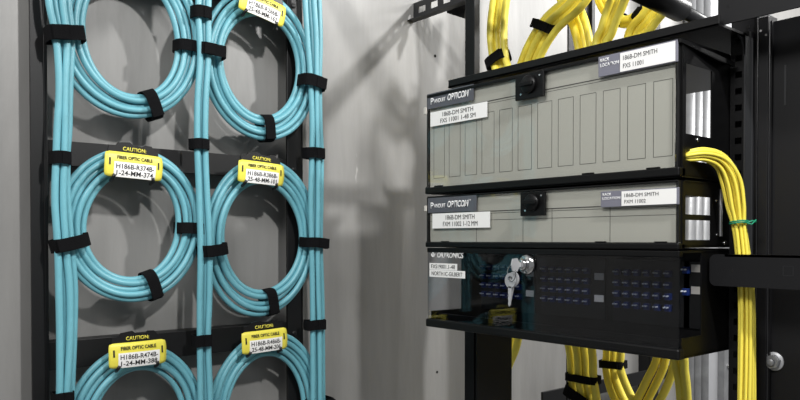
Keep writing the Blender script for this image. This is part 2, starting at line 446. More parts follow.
def front_label(parent, name, y0, z0, w, h, m, lines, tm='ink', x=None, lh=0.3, align=None):
    x = XF - 0.0055 if x is None else x
    bm = B(); box(bm, (x, y0, z0), (x - 0.0006, y0 - w, z0 + h), 0.0)
    o = obj(name, bm, m, parent)
    n = len(lines)
    for i, (txt, ww) in enumerate(lines):
        yc = y0 - w * (align if align else 0.5); zc = z0 + h * (1 - (i + 0.5) / n * 0.86 - 0.07)
        ww_ = w * ww
        if align == 0: yc = y0 - w * 0.06 - ww_ / 2
        obj('lettering', text_bm(txt, ww_, h * lh, Vector((x - 0.0007, yc, zc)), RX, EZ, 0.0002, bold=0.0), tm, o)
    return o

def latch(parent, pxc, w, z0, z1, keys=False):
    y = py_(pxc)
    bm = B(); box(bm, (XF - 0.008, y - w / 2, z0), (XF - 0.003, y + w / 2, z1), 0.0008)
    l = obj('latch_plate', bm, 'house', parent)
    zc = (z0 + z1) / 2 + 0.002
    bm = B(); disc(bm, (XF - 0.008, y - 0.001, zc), (-1, 0, 0), min(w, z1 - z0) * 0.36, 0.006, 28, 0.0015)
    k = obj('latch_knob', bm, 'house', l, True)
    bm = B(); box(bm, (XF - 0.0185, y - 0.013, zc - 0.003), (XF - 0.014, y + 0.011, zc + 0.003), 0.001)
    obj('thumb_turn', bm, 'house', l)
    bm = B(); disc(bm, (XF - 0.008, y + w * 0.28, z0 + 0.008), (-1, 0, 0), 0.0016, 0.001, 10)
    disc(bm, (XF - 0.008, y - w * 0.38, z1 - 0.006), (-1, 0, 0), 0.0014, 0.001, 10); obj('rivet', bm, 'chrome', l)

def housing(parent, z0, z1, win, xr=1.17):
    """steel body behind the door: top, bottom, two end plates with openings, cassette bulkhead, open rear"""
    bm = B()
    box(bm, (XF + 0.010, YR, z1 - 0.003), (xr, YL - 0.004, z1)); box(bm, (XF + 0.004, YR, z0), (xr, YL - 0.004, z0 + 0.003))
    top = obj('body', bm, 'house', parent)
    for (ya, yb) in ((YR, YR + 0.0022), (YL - 0.0062, YL - 0.004)):
        bm = B()
        xs = [(0.858, 0.863), (0.930, 0.945)]
        a, b_ = 0.8635, 0.930
        zs = sorted(win)
        box(bm, (0.856, ya, z0 + 0.002), (a, yb, z1 - 0.002)); box(bm, (b_, ya, z0 + 0.002), (xr, yb, z1 - 0.002))
        lo = z0 + 0.002
        for (wa, wb) in zs:
            box(bm, (a, ya, lo), (b_, yb, wa)); lo = wb
        box(bm, (a, ya, lo), (b_, yb, z1 - 0.002))
        obj('end_plate', bm, 'house', parent)
    bm = B(); box(bm, (0.905, YR + 0.035, z0 + 0.004), (0.909, YL - 0.05, z1 - 0.004)); obj('bulkhead', bm, 'house', parent)

# --- enclosure one: tall, twelve slots
z0, z1 = Z(0.079), Z(0.2515)
e1 = thing('fiber_enclosure', (1.0, 0.71, z0), 'tall grey-fronted fibre enclosure with twelve slots, topmost in the rack', 'fibre enclosure', 'fibre enclosures stacked in the rack')
housing(e1, z0, z1, [(Z(0.1005), Z(0.1125)), (Z(0.134), Z(0.222))])
bm = B(); fbox(bm, YR + 0.004, YL - 0.001, Z(0.090), Z(0.2505), XF - 0.0015, XF + 0.0015, 0.0004); d1 = obj('door', bm, 'clear', e1)
bm = B(); fbox(bm, YL - 0.003, py_(673.0), Z(0.0915), Z(0.2465), XF + 0.003, XF + 0.0045); card1 = obj('index_card', bm, 'card', e1)
# slot outlines printed on the card
ya, yb, yw = py_(432.5), py_(651.5), None
per = (ya - yb) / 11
wd = py_(651.5) - py_(671)
lx = XF + 0.0028
def outline(bm, y0, y1, za, zb, t=0.0007, sides='lrtb'):
    if 'l' in sides: box(bm, (lx, y0, za), (lx + 0.0003, y0 - t, zb))
    if 'r' in sides: box(bm, (lx, y1, za), (lx + 0.0003, y1 + t, zb))
    if 't' in sides: box(bm, (lx, y0, zb), (lx + 0.0003, y1, zb - t))
    if 'b' in sides: box(bm, (lx, y0, za), (lx + 0.0003, y1, za + t))
for k in range(12):
    bm = B(); outline(bm, ya - per * k, ya - per * k - wd, Z(0.1065), Z(0.2045)); obj('slot_outline', bm, 'cardline', card1)
bm = B(); box(bm, (lx - 0.0003, YL - 0.003, Z(0.2212)), (lx + 0.0003, py_(673), Z(0.2225))); box(bm, (lx, YL - 0.003, Z(0.2178)), (lx + 0.0003, py_(673), Z(0.2185)))
obj('ruled_line', bm, 'cardline', card1)
bm = B(); fbox(bm, YR + 0.003, YL - 0.001, Z(0.2465), Z(0.2515), XF - 0.004, XF + 0.012, 0.001)
tag(obj('top_rail', bm, 'house', e1))
bm = B(); fbox(bm, YR, YL + 0.004, Z(0.080), Z(0.0915), XF - 0.004, XF + 0.012, 0.002)
for yy in (0.905, 0.60, 0.50): fbox(bm, yy, yy + 0.018, Z(0.0915), Z(0.0935), XF - 0.003, XF + 0.001)
obj('hinge_rail', bm, 'house', e1)
bm = B(); disc(bm, (XF + 0.006, YL + 0.002, Z(0.088)), (0, 1, 0), 0.007, 0.005, 16, 0.001); obj('hinge_knuckle', bm, 'house', e1, True)
bm = B(); box(bm, (XF - 0.002, YL - 0.0015, Z(0.09)), (XF + 0.004, YL + 0.0005, Z(0.25))); obj('door_edge', bm, 'tagblk', e1)
bm = B(); box(bm, (XF - 0.002, YR + 0.003, Z(0.09)), (XF + 0.006, YR + 0.0055, Z(0.25))); obj('door_edge', bm, 'tagblk', e1)
bm = B(); box(bm, (XF - 0.005, YL - 0.0005, Z(0.219)), (XF - 0.002, YL + 0.006, Z(0.231)), 0.001); obj('pull_tab', bm, 'card', e1)
latch(e1, 532, 0.054, Z(0.211), Z(0.2485))
np_ = front_label(e1, 'name_plate', YL - 0.001, fz(427, 110), YL - py_(474), 0.0262, 'plate', [], x=XF - 0.002)
def brand(parent, z, h):
    y0 = YL - 0.001; w = YL - py_(474)
    x = XF - 0.0029
    obj('lettering', text_bm('P', w * 0.07, h * 0.42, Vector((x, y0 - w * 0.115, z + h * 0.47)), RX, EZ, 0.0002, bold=0.02), 'white', parent)
    obj('lettering', text_bm('ANDUIT', w * 0.25, h * 0.27, Vector((x, y0 - w * 0.285, z + h * 0.44)), RX, EZ, 0.0002, bold=0.02), 'white', parent)
    obj('lettering', text_bm('OPTICOM', w * 0.45, h * 0.44, Vector((x, y0 - w * 0.68, z + h * 0.50)), RX, EZ, 0.0002, bold=0.035, shear=0.2), 'white', parent)
    obj('lettering', text_bm('TM', w * 0.03, h * 0.1, Vector((x, y0 - w * 0.935, z + h * 0.7)), RX, EZ, 0.0002), 'white', parent)
brand(np_, fz(427, 110), 0.0262)
zl = fz(431.5, 127)
front_label(e1, 'white_label', py_(431.5), zl, py_(431.5) - py_(488), 0.0245, 'tagw', [('186B-DM SMITH', 0.54), ('FXS 11001 1-48 SM', 0.62)], x=XF - 0.0021, lh=0.30)
def rack_plate(parent, pl, pm, pr, zlo, h, lines):
    bm = B(); box(bm, (XF - 0.0045, py_(pl), zlo), (XF - 0.0015, py_(pr) , zlo + h), 0.0005); hld = obj('label_holder', bm, 'plate2', parent)
    w = py_(pl) - py_(pm)
    for i, t in enumerate(('RACK', 'LOCATION')):
        ww = w * (0.42 if i == 0 else 0.84)
        obj('lettering', text_bm(t, ww, h * 0.17, Vector((XF - 0.0046, py_(pl) - w * 0.09 - ww / 2, zlo + h * (0.80 - 0.25 * i))), RX, EZ, 0.0002, bold=0.02), 'white', hld)
    front_label(parent, 'white_label', py_(pm), zlo + h * 0.04, py_(pm) - py_(pr - 2), h * 0.9, 'tagw', lines, 'inkgrey', x=XF - 0.0046, lh=0.24, align=0)
rack_plate(e1, 599.5, 621.5, 678.2, Z(0.2225), 0.0275, [('186B-DM SMITH', 0.63), ('FXS 11001', 0.38)])
# inside: silver tray edge and screws on the near end
bm = B()
for (x, z) in ((0.893, 0.1285), (0.893, 0.1165)): disc(bm, (x, YR, Z(z)), (0, -1, 0), 0.0032, 0.0016, 14, 0.0006)
obj('screw', bm, 'chrome', e1, True)
# sloping top flange on the near end
bm = B(); prism(bm, [(XF - 0.003, YR - 0.001, Z(0.250)), (0.968, YR - 0.012, Z(0.236)), (0.968, YR - 0.012, Z(0.2315)), (0.93, YR - 0.008, Z(0.2345)), (XF - 0.003, YR - 0.001, Z(0.246))], (0, 0.003, 0))
prism(bm, [(XF - 0.003, YR, Z(0.2512)), (0.968, YR - 0.012, Z(0.2372)), (0.968, YR + 0.01, Z(0.2372)), (XF - 0.003, YR + 0.01, Z(0.2512))], (0, 0, -0.0012))
obj('top_flange', bm, 'rack', e1)

# --- enclosure two
z0, z1 = Z(-0.010), Z(0.0755)
e2 = thing('fiber_enclosure', (1.0, 0.71, z0), 'low grey-fronted fibre enclosure between the tall one and the smoked one', 'fibre enclosure', 'fibre enclosures stacked in the rack')
housing(e2, z0, z1, [(Z(0.000), Z(0.0255)), (Z(0.0325), Z(0.056))])
bm = B(); fbox(bm, YR + 0.002, YL - 0.001, Z(-0.004), Z(0.0745), XF - 0.0015, XF + 0.0015, 0.0004); obj('door', bm, 'clear', e2)
bm = B(); fbox(bm, YL - 0.004, py_(674.5), Z(-0.003), Z(0.0725), XF + 0.003, XF + 0.0045); card2 = obj('index_card', bm, 'card', e2)
bm = B(); box(bm, (lx - 0.0003, YL - 0.004, Z(0.0455)), (lx + 0.0003, py_(674.5), Z(0.0468))); box(bm, (lx, YL - 0.004, Z(0.0424)), (lx + 0.0003, py_(674.5), Z(0.0432)))
box(bm, (lx, YL - 0.004, Z(0.0318)), (lx + 0.0003, py_(674.5), Z(0.0325)))
obj('ruled_line', bm, 'cardline', card2)
bm = B()
for p in (475, 521.5, 550.5, 608.5): box(bm, (lx, py_(p), Z(-0.003)), (lx + 0.0003, py_(p) - 0.0008, Z(0.0468)))
obj('divider_line', bm, 'cardline', card2)
bm = B(); fbox(bm, YR + 0.003, YL - 0.001, Z(0.0725), Z(0.0755), XF - 0.003, XF + 0.012, 0.001); obj('top_rail', bm, 'house', e2)
bm = B(); fbox(bm, YR, YL + 0.003, Z(-0.0125), Z(-0.0035), XF - 0.004, XF + 0.012, 0.002)
for yy in (0.89, 0.58, 0.49): fbox(bm, yy, yy + 0.016, Z(-0.0035), Z(-0.0018), XF - 0.003, XF + 0.001)
obj('hinge_rail', bm, 'house', e2)
bm = B(); disc(bm, (XF + 0.006, YL + 0.001, Z(-0.006)), (0, 1, 0), 0.006, 0.005, 16, 0.001); obj('hinge_knuckle', bm, 'house', e2, True)
bm = B(); box(bm, (XF - 0.002, YL - 0.0015, Z(-0.003)), (XF + 0.004, YL + 0.0005, Z(0.074))); obj('door_edge', bm, 'tagblk', e2)
bm = B(); box(bm, (XF - 0.002, YR + 0.001, Z(-0.003)), (XF + 0.004, YR + 0.003, Z(0.074))); obj('door_edge', bm, 'tagblk', e2)
bm = B(); box(bm, (XF - 0.005, YL - 0.0005, Z(0.050)), (XF - 0.002, YL + 0.005, Z(0.060)), 0.001); obj('pull_tab', bm, 'card', e2)
latch(e2, 535.5, 0.046, Z(0.036), Z(0.0715))
zz = fz(429, 213)
np2 = front_label(e2, 'name_plate', py_(429), zz, py_(429) - py_(477.5), 0.0262, 'plate', [], x=XF - 0.002)
brand(np2, zz, 0.0262)
front_label(e2, 'white_label', py_(433.5), fz(433.5, 228.5), py_(433.5) - py_(491), 0.0255, 'tagw', [('186B-DM SMITH', 0.50), ('FXM 11002 1-12 MM', 0.60)], x=XF - 0.0021, lh=0.30)
rack_plate(e2, 602.5, 623.5, 680.2, Z(0.0445), 0.0215, [('186B-DM SMITH', 0.63), ('FXM 11002', 0.40)])
bm = B(); box(bm, (0.953, YR - 0.0012, Z(0.005)), (0.958, YR, Z(0.068))); obj('bright_slit_strip', bm, 'stud', e2)  # pale strip stands in for bright background showing through a slit
bm = B(); disc(bm, (0.942, YR, Z(0.052)), (0, -1, 0), 0.002, 0.0012, 12); disc(bm, (0.944, YR, Z(0.007)), (0, -1, 0), 0.0015, 0.001, 12)
disc(bm, (0.966, YR, Z(-0.004)), (0, -1, 0), 0.0032, 0.002, 12, 0.0006); obj('screw', bm, 'chrome', e2, True)

# --- enclosure three: smoked door
z0, z1 = Z(-0.150), Z(-0.0135)
e3 = thing('fiber_enclosure', (1.0, 0.71, z0), 'black fibre enclosure with a smoked door and keys in its lock, lowest in the rack', 'fibre enclosure', 'fibre enclosures stacked in the rack')
bm = B(); box(bm, (XF + 0.004, YR, z1 - 0.003), (1.17, YL - 0.004, z1)); box(bm, (XF + 0.004, YR, z0), (1.17, YL - 0.004, z0 + 0.003))
box(bm, (0.905, YR, z0 + 0.002), (1.17, YR + 0.002, z1 - 0.002)); box(bm, (0.93, YL - 0.0062, z0 + 0.002), (1.17, YL - 0.004, z1 - 0.002))
box(bm, (XF + 0.004, YR, z0 + 0.002), (0.905, YR + 0.002, z0 + 0.026))
box(bm, (XF + 0.004, YL - 0.006, z0 + 0.002), (0.93, YL - 0.004, z0 + 0.026))
obj('body', bm, 'house', e3)
bm = B(); box(bm, (0.918, YR + 0.002, z0 + 0.003), (0.921, YL - 0.075, z1 - 0.003)); bk = obj('bulkhead', bm, 'rack', e3)
bm = B(); fbox(bm, YR + 0.001, YL - 0.001, Z(-0.138), Z(-0.0215), XF - 0.0015, XF + 0.0015, 0.0004); obj('door', bm, 'smoke', e3)
bm = B(); fbox(bm, YR, YL - 0.001, Z(-0.0215), Z(-0.0135), XF - 0.003, XF + 0.006, 0.001); obj('top_rail', bm, 'house', e3)
bm = B(); fbox(bm, YR - 0.001, YL + 0.002, Z(-0.151), Z(-0.137), XF - 0.004, XF + 0.010, 0.0025)
for yy in (0.62, 0.555, 0.515): fbox(bm, yy, yy + 0.022, Z(-0.1475), Z(-0.1455), XF - 0.0046, XF - 0.003)
obj('hinge_rail', bm, 'rack', e3)
bm = B(); fbox(bm, YR + 0.002, YL - 0.008, Z(-0.149), Z(-0.128), XF + 0.016, XF + 0.019); obj('sill', bm, 'rack', e3)
# emblem + lettering
bm = B()
ce = Vector((XF - 0.0021, py_(434), fz(434, 254.5)))
tube(bm, [ce + Vector((0, -0.0042 * math.cos(a), 0.0015 - 0.0055 * math.sin(a))) for a in [math.pi * k / 12 for k in range(13)]], 0.0008, False, 6)
tube(bm, [ce + Vector((0, 0, -0.004)), ce + Vector((0, 0, 0.0055))], 0.0009, False, 6)
tube(bm, [ce + Vector((0, 0.0022 * math.cos(a), 0.0050 + 0.0022 * math.sin(a))) for a in [2 * math.pi * k / 14 for k in range(14)]], 0.0006, True, 6)
obj('emblem', bm, 'white', e3)
obj('lettering', text_bm('ORTRONICS', py_(438) - py_(464), 0.0098, Vector((XF - 0.0018, (py_(438) + py_(464)) / 2, fz(451, 255.3))), RX, EZ, 0.0003, bold=0.025, shear=0.1), 'white', e3)
front_label(e3, 'white_label', py_(430.5), fz(430.5, 269.3), py_(430.5) - py_(458), 0.0112, 'tagw', [('FXS19001.1-48', 0.86)], x=XF - 0.0018, lh=0.60)
front_label(e3, 'white_label', py_(430.5), fz(430.5, 276.5), py_(430.5) - py_(466), 0.0122, 'tagw', [('NORTH IC-GILBERT', 0.86)], x=XF - 0.0018, lh=0.56)
# lock
yk = py_(528); zk = fz(528, 264.5)
bm = B(); disc(bm, (XF - 0.0015, yk, zk), (-1, 0, 0), 0.0155, 0.006, 32, 0.003); lk = obj('lock', bm, 'chrome', e3, True)
bm = B(); disc(bm, (XF - 0.0072, yk, zk), (-1, 0, 0), 0.0085, 0.009, 24, 0.0015); obj('lock_barrel', bm, 'chrome', lk, True)
# cassettes of adapters
ad_mesh = None
for g in range(4):
    yc0 = 0.8835 - 0.1315 * g - 0.010
    w = 0.118 if g < 3 else 0.0
    if g == 3: break
    bm = B(); box(bm, (0.9145, yc0 - w, Z(-0.118)), (0.918, yc0, Z(-0.028)), 0.0006); cs = obj('cassette', bm, 'tagblk', e3)
    for r in range(4):
        for c_ in range(6):
            y = yc0 - 0.010 - c_ * 0.0158; z = Z(-0.046 - r * 0.0155)
            if ad_mesh is None:
                bm = B(); box(bm, (-0.007, -0.0040, -0.0046), (0, 0.0040, 0.0046), 0.0006)
                me = bpy.data.meshes.new('adapter'); bm.to_mesh(me); bm.free(); me.materials.append(M['blue']); ad_mesh = me
                bm = B(); disc(bm, (-0.008, 0.0022, 0.001), (-1, 0, 0), 0.0011, 0.004, 8); disc(bm, (-0.008, -0.0022, 0.001), (-1, 0, 0), 0.0011, 0.004, 8)
                cap_mesh = bpy.data.meshes.new('dust_cap'); bm.to_mesh(cap_mesh); bm.free(); cap_mesh.materials.append(M['dust'])
                both = B(); both.from_mesh(ad_mesh); n0 = len(both.faces); both.from_mesh(cap_mesh)
                both.faces.ensure_lookup_table()
                for f in both.faces[n0:]: f.material_index = 1
                ad_mesh = bpy.data.meshes.new('adapter'); both.to_mesh(ad_mesh); both.free()
                ad_mesh.materials.append(M['blue']); ad_mesh.materials.append(M['dust'])
            o = bpy.data.objects.new('adapter', ad_mesh); C.objects.link(o); o.parent = cs
            o.location = Vector((0.9145, y, z)) - wloc(cs)
    for zl_ in (() if g == 2 else (-0.0535, -0.086)):
        bm = B(); box(bm, (0.9145, yc0 - w + 0.002, Z(zl_ - 0.0055)), (0.9138, yc0 - w + 0.018, Z(zl_ + 0.0045))); obj('port_label', bm, 'tagw', cs)
bm = B(); box(bm, (0.890, YR + 0.010, Z(-0.060)), (0.8895, YR + 0.027, Z(-0.050))); box(bm, (0.890, YR + 0.010, Z(-0.089)), (0.8895, YR + 0.027, Z(-0.079)))
# last cassette, narrow, by the near end
bm2 = B(); box(bm2, (0.9145, YR + 0.004, Z(-0.118)), (0.918, YR + 0.030, Z(-0.028)), 0.0006); cs = obj('cassette', bm2, 'tagblk', e3)
bm.free()
for zl_ in (-0.037, -0.066):
    bm = B(); box(bm, (0.9145, YR + 0.005, Z(zl_ - 0.0055)), (0.9138, YR + 0.019, Z(zl_ + 0.0045))); obj('port_label', bm, 'card', cs)
for r in range(2):
    o = bpy.data.objects.new('adapter', ad_mesh); C.objects.link(o); o.parent = cs
    o.location = Vector((0.9145, YR + 0.0245, Z(-0.040 - r * 0.0290))) - wloc(cs)

# --- keys
kr = thing('key_ring', (XF - 0.022, yk + 0.010, zk - 0.045), 'steel key ring with keys hanging from the chrome lock of the smoked door', 'keys')
def key(y, z, ang, x, ins=False):
    bm = B(); n = 20
    q = Matrix.Rotation(ang, 3, 'X')
    c = Vector((x, y, z))
    outer = [Vector((0, math.cos(2 * math.pi * k / n) * 0.0105, math.sin(2 * math.pi * k / n) * 0.0115)) for k in range(n)]
    inner = [Vector((0, math.cos(2 * math.pi * k / n) * 0.0048, 0.002 + math.sin(2 * math.pi * k / n) * 0.0048)) for k in range(n)]
    f, bk_ = [], []
    for lst, dst in ((outer, f), (inner, bk_)):
        dst.append([bm.verts.new(c + q @ p) for p in lst]); dst.append([bm.verts.new(c + q @ (p + Vector((0.0018, 0, 0)))) for p in lst])
    for k in range(n):
        j = (k + 1) % n
        bm.faces.new((f[0][k], f[0][j], bk_[0][j], bk_[0][k])); bm.faces.new((f[1][k], bk_[1][k], bk_[1][j], f[1][j]))
        bm.faces.new((f[0][k], f[1][k], f[1][j], f[0][j])); bm.faces.new((bk_[0][k], bk_[0][j], bk_[1][j], bk_[1][k]))
    bl = [(-0.0032, -0.009), (0.0032, -0.009), (0.0034, -0.014), (0.0026, -0.016), (0.0030, -0.019), (0.0016, -0.023), (0.0028, -0.027), (0.0014, -0.031), (0.0020, -0.036), (0.0, -0.0395), (-0.0022, -0.037)]
    prism(bm, [c + q @ Vector((0, a, b_)) for a, b_ in bl], q @ Vector((0.0018, 0, 0)))
    return bm
obj('key', key(yk + 0.0150, zk - 0.024, 0.05, XF - 0.0235), 'stud', kr)
obj('key', key(yk + 0.0120, zk - 0.022, 0.22, XF - 0.0195), 'stud', kr)
bm = B(); prism(bm, [Vector((XF - 0.017 - a, yk + 0.0009, zk + b_)) for a, b_ in ((0, -0.0035), (0.004, -0.0035), (0.008, -0.010), (0.018, -0.009), (0.021, 0), (0.018, 0.009), (0.008, 0.010), (0.004, 0.0035), (0, 0.0035))], (0, -0.002, 0))
obj('key', bm, 'stud', kr)
bm = B(); tube(bm, [Vector((XF - 0.026 + 0.010 * math.cos(a) * 0.4, yk + 0.010 + 0.0115 * math.cos(a), zk - 0.013 + 0.012 * math.sin(a))) for a in [2 * math.pi * k / 28 for k in range(28)]], 0.0008, True, 8)
obj('ring', bm, 'chrome', kr, True)

# ------------------------------------------------------------------ rack metalwork
rk = thing('equipment_rack', (1.15, 0.71, Z(-0.95)), 'black steel equipment rack holding the stacked fibre enclosures', 'equipment rack')
# near mounting rail with square holes
def rail(y0, y1, x, name='mounting_rail', zs=(-0.95, 0.278)):
    bm = B(); ym = (y0 + y1) / 2; hw = 0.0045
    a, b_ = min(y0, y1), max(y0, y1)
    box(bm, (x, a, Z(zs[0])), (x + 0.0022, ym - hw, Z(zs[1]))); box(bm, (x, ym + hw, Z(zs[0])), (x + 0.0022, b_, Z(zs[1])))
    z = zs[0]; 
    pitch = 0.0148 * 1.5
    k = 0; z = Z(zs[0])
    while z < Z(zs[1]):
        box(bm, (x, ym - hw, z), (x + 0.0022, ym + hw, min(z + pitch - 0.0085, Z(zs[1])))); z += pitch
    return bm
bm = rail(0.4702, 0.4480, 0.9775); box(bm, (0.9775, 0.4460, Z(-0.95)), (1.04, 0.4482, Z(0.278)))
mr = obj('mounting_rail', bm, 'rack', rk)
bm = B(); box(bm, (0.9775, 0.945, Z(-0.95)), (1.075, 0.9478, Z(-0.10)))
obj('cable_guard', bm, 'rack', rk)
# far front post and its foot plate, rear post
bm = B(); box(bm, (0.985, 0.9600, Z(-0.95)), (1.000, 0.9850, Z(0.460)), 0.001); obj('post', bm, 'rack', rk)
a = onY(568, 200, 0.975).x; b_ = onY(592, 200, 0.975).x
bm = B(); box(bm, (a, 0.975, Z(-0.95)), (b_ - 0.01, 0.979, Z(0.70)), 0.001); box(bm, (b_ - 0.012, 0.968, Z(-0.95)), (b_, 1.01, Z(0.70)), 0.001); obj('post', bm, 'rack', rk)
bm = B(); box(bm, (1.0, 0.976, Z(0.27)), (a + 0.01, 0.980, Z(0.305)), 0.001); box(bm, (1.0, 0.976, Z(-0.68)), (a + 0.01, 0.980, Z(-0.64)), 0.001); obj('side_rail', bm, 'rack', rk)
# deep shelf / cable trough on top
xs0 = 0.905
bm = B()
box(bm, (xs0, 0.4500, Z(0.272)), (xs0 + 0.003, 0.947, Z(0.2865)), 0.0008)
box(bm, (xs0, 0.4500, Z(0.2725)), (1.06, 0.947, Z(0.2755)))
box(bm, (1.057, 0.46, Z(0.2725)), (1.06, 0.94, Z(0.284)))
ss = obj('shelf', bm, 'rack', rk)
# curved flange by the near rail
path = [onX(721, 25, 0.965), onX(730, 29, 0.965), onX(738, 35, 0.965), onX(742.5, 43, 0.965), onX(744, 55, 0.965), onX(744.5, 120, 0.965)]
path.append(Vector((0.965, path[-1].y, Z(-0.95))))
bm = B(); sp = spline(path, 6)
prev = None
for i, p in enumerate(sp):
    t = (sp[min(i + 1, len(sp) - 1)] - sp[max(i - 1, 0)]).normalized(); n_ = EX.cross(t).normalized() * 0.0011
    q = [bm.verts.new(p + n_), bm.verts.new(p - n_), bm.verts.new(p - n_ + EX * 0.03), bm.verts.new(p + n_ + EX * 0.03)]
    if prev:
        for k in range(4): bm.faces.new((prev[k], prev[(k + 1) % 4], q[(k + 1) % 4], q[k]))
    else: bm.faces.new(q)
    prev = q
bm.faces.new(prev[::-1]); obj('curved_flange', bm, 'tray', rk, False)
# web behind the curved flange
y744 = onX(745, 200, 0.992).y; y757 = onX(757, 200, 0.992).y; y768 = onX(769, 200, 0.992).y
ztop = onX(750, 18, 0.992).z
bm = B(); box(bm, (0.992, y744 + 0.02, Z(-0.95)), (0.995, y757, ztop)); box(bm, (0.990, y757, Z(-0.95)), (1.05, y757 + 0.0022, ztop + 0.008)); obj('web', bm, 'panelblk', rk)
zt2 = onX(760, 19, 0.992).z
bm = B(); box(bm, (0.986, y768, Z(-0.95)), (0.990, y757 - 0.003, zt2), 0.0006); fl = obj('flange', bm, 'panelblk', rk)
bm = B()
for (px, py) in ((761, 31), (766.5, 35)):
    p = onX(px, py, 0.986); disc(bm, p, (-1, 0, 0), 0.0016, 0.0012, 10)
obj('rivet', bm, 'chrome', fl)
bm = B(); p = onX(748, 27, 0.992); disc(bm, p, (-1, 0, 0), 0.0024, 0.0008, 12); obj('hole', bm, 'hole', rk)
# horizontal arm plates in front of the cable bundle
def arm(yl, zb, zt_, x, holes, low_round=True):
    r = 0.008; pts = []
    yr = 0.15
    def arc(cy, cz, a0, a1):
        for k in range(7):
            a = math.radians(a0 + (a1 - a0) * k / 6); pts.append(Vector((x, cy + r * math.cos(a), cz + r * math.sin(a))))
    arc(yl - r, zb + r, -90, 0); arc(yl - r, zt_ - r, 0, 90)
    pts.append(Vector((x, yr, zt_))); pts.append(Vector((x, yr, zb)))
    bm = B(); prism(bm, pts, (0.003, 0, 0))
    box(bm, (x, yr, zt_ - 0.003), (x + 0.022, yl - 0.02, zt_))
    return bm
A1 = obj('cross_arm', arm(onX(706.5, 270, 0.918).y - 0.004, onX(730, 286.5, 0.918).z, onX(730, 254.5, 0.918).z, 0.918, None), 'panelblk', rk)
p = onX(732, 271, 0.918)
bm = B(); disc(bm, p + Vector((0.0002, 0, 0)), (-1, 0, 0), 0.002, 0.0005, 14); obj('hole', bm, 'hole', A1)
bm = B(); q = onX(788, 271, 0.9178)
for (dy, w) in ((0, 0.012), (-0.018, 0.008)):
    box(bm, (q.x, q.y + dy - w / 2, q.z - 0.006), (q.x + 0.0003, q.y + dy + w / 2, q.z - 0.0055)); box(bm, (q.x, q.y + dy - w / 2, q.z + 0.0055), (q.x + 0.0003, q.y + dy + w / 2, q.z + 0.006))
    box(bm, (q.x, q.y + dy - w / 2, q.z - 0.006), (q.x + 0.0003, q.y + dy - w / 2 + 0.0005, q.z + 0.006)); box(bm, (q.x, q.y + dy + w / 2 - 0.0005, q.z - 0.006), (q.x + 0.0003, q.y + dy + w / 2, q.z + 0.006))
obj('embossed_mark', bm, 'tray', A1)
A2 = obj('cross_arm', arm(onX(718, 10, 0.918).y, onX(730, 23, 0.918).z, Z(0.345), 0.918, None), 'panelblk', rk)
p = onX(728, 6.5, 0.918)
bm = B(); disc(bm, p + Vector((0.0002, 0, 0)), (-1, 0, 0), 0.002, 0.0005, 14); obj('hole', bm, 'hole', A2)

# near side panel
XP = 0.998
sp_t = thing('side_panel', (XP, 0.25, Z(-0.95)), 'flat black steel side panel at the far right, behind the arm plates', 'panel')
yp = onX(771, 200, XP).y; zp = onX(771, 22, XP).z
bm = B(); box(bm, (XP, -0.35, Z(-0.95)), (XP + 0.003, yp, zp), 0.0006); box(bm, (XP - 0.006, yp - 0.0022, Z(-0.95)), (XP, yp, zp)); obj('sheet', bm, 'panelblk', sp_t)
p = onX(785.5, 65, XP); q = onX(785.5, 105, XP)
bm = B(); box(bm, (XP - 0.0006, p.y - 0.0012, q.z), (XP, p.y + 0.0012, p.z)); obj('slot', bm, 'tray', sp_t)
p = onX(772, 361, XP)
hb = thing('hex_bolt', (XP - 0.004, p.y - 0.004, p.z), 'shiny hex bolt with washer in the black side panel at lower right', 'bolt')
bm = B(); disc(bm, (XP, p.y - 0.003, p.z), (-1, 0, 0), 0.0125, 0.0022, 28, 0.0008); obj('washer', bm, 'stud', hb, True)
bm = B(); disc(bm, (XP - 0.0022, p.y - 0.003, p.z), (-1, 0, 0), 0.0098, 0.0075, 6, 0.001); obj('bolt_head', bm, 'zinc', hb)
bm = B(); disc(bm, (XP - 0.0097, p.y - 0.003, p.z), (-1, 0, 0), 0.005, 0.004, 16, 0.001); obj('threaded_end', bm, 'zinc', hb, True)

# ------------------------------------------------------------------ yellow patch cord bundle on the near side
pb = thing('patch_cord_bundle', (0.95, 0.436, Z(-0.9)), 'bundle of thin yellow patch cords arching out of the tall enclosure and down', 'cable bundle')
ctr = [Vector((0.878, 0.56, Z(0.103))), Vector((0.868, 0.50, Z(0.105))), Vector((0.874, 0.474, Z(0.1065))), Vector((0.893, 0.460, Z(0.108))), Vector((0.918, 0.452, Z(0.100))), Vector((0.935, 0.447, Z(0.078))), Vector((0.943, 0.444, Z(0.045))),
       Vector((0.946, 0.4415, Z(0.018))), Vector((0.949, 0.438, Z(-0.02))), Vector((0.951, 0.4340, Z(-0.08))), Vector((0.950, 0.4330, Z(-0.16))), Vector((0.950, 0.433, Z(-0.24))), Vector((0.950, 0.433, Z(-0.5)))]
rnd = random.Random(5)
for k in range(12):
    ang = k * 2.399; rr = 0.0024 * math.sqrt(k + 0.3)
    pts = []
    for i, c in enumerate(ctr):
        s = [0.5, 0.5, 0.55, 0.75, 1.0, 1.35, 1.25, 0.85, 0.85, 0.95, 1.0, 1.05, 1.1][i]
        a2 = ang + 0.25 * i * 0.4
        t = (ctr[min(i + 1, len(ctr) - 1)] - ctr[max(i - 1, 0)]).normalized()
        u = (EY - t * EY.dot(t)).normalized(); v = t.cross(u)
        pts.append(c + (u * math.cos(a2) * 0.9 + v * math.sin(a2)) * rr * s * 1.32)
    bm = B(); tube(bm, spline(pts, 9), 0.0020 + 0.0002 * (k % 2), False, 8); obj('cable', bm, 'yellow', pb, True)
bm = B(); c = onX(744, 223, 0.9455); c.y = 0.4415
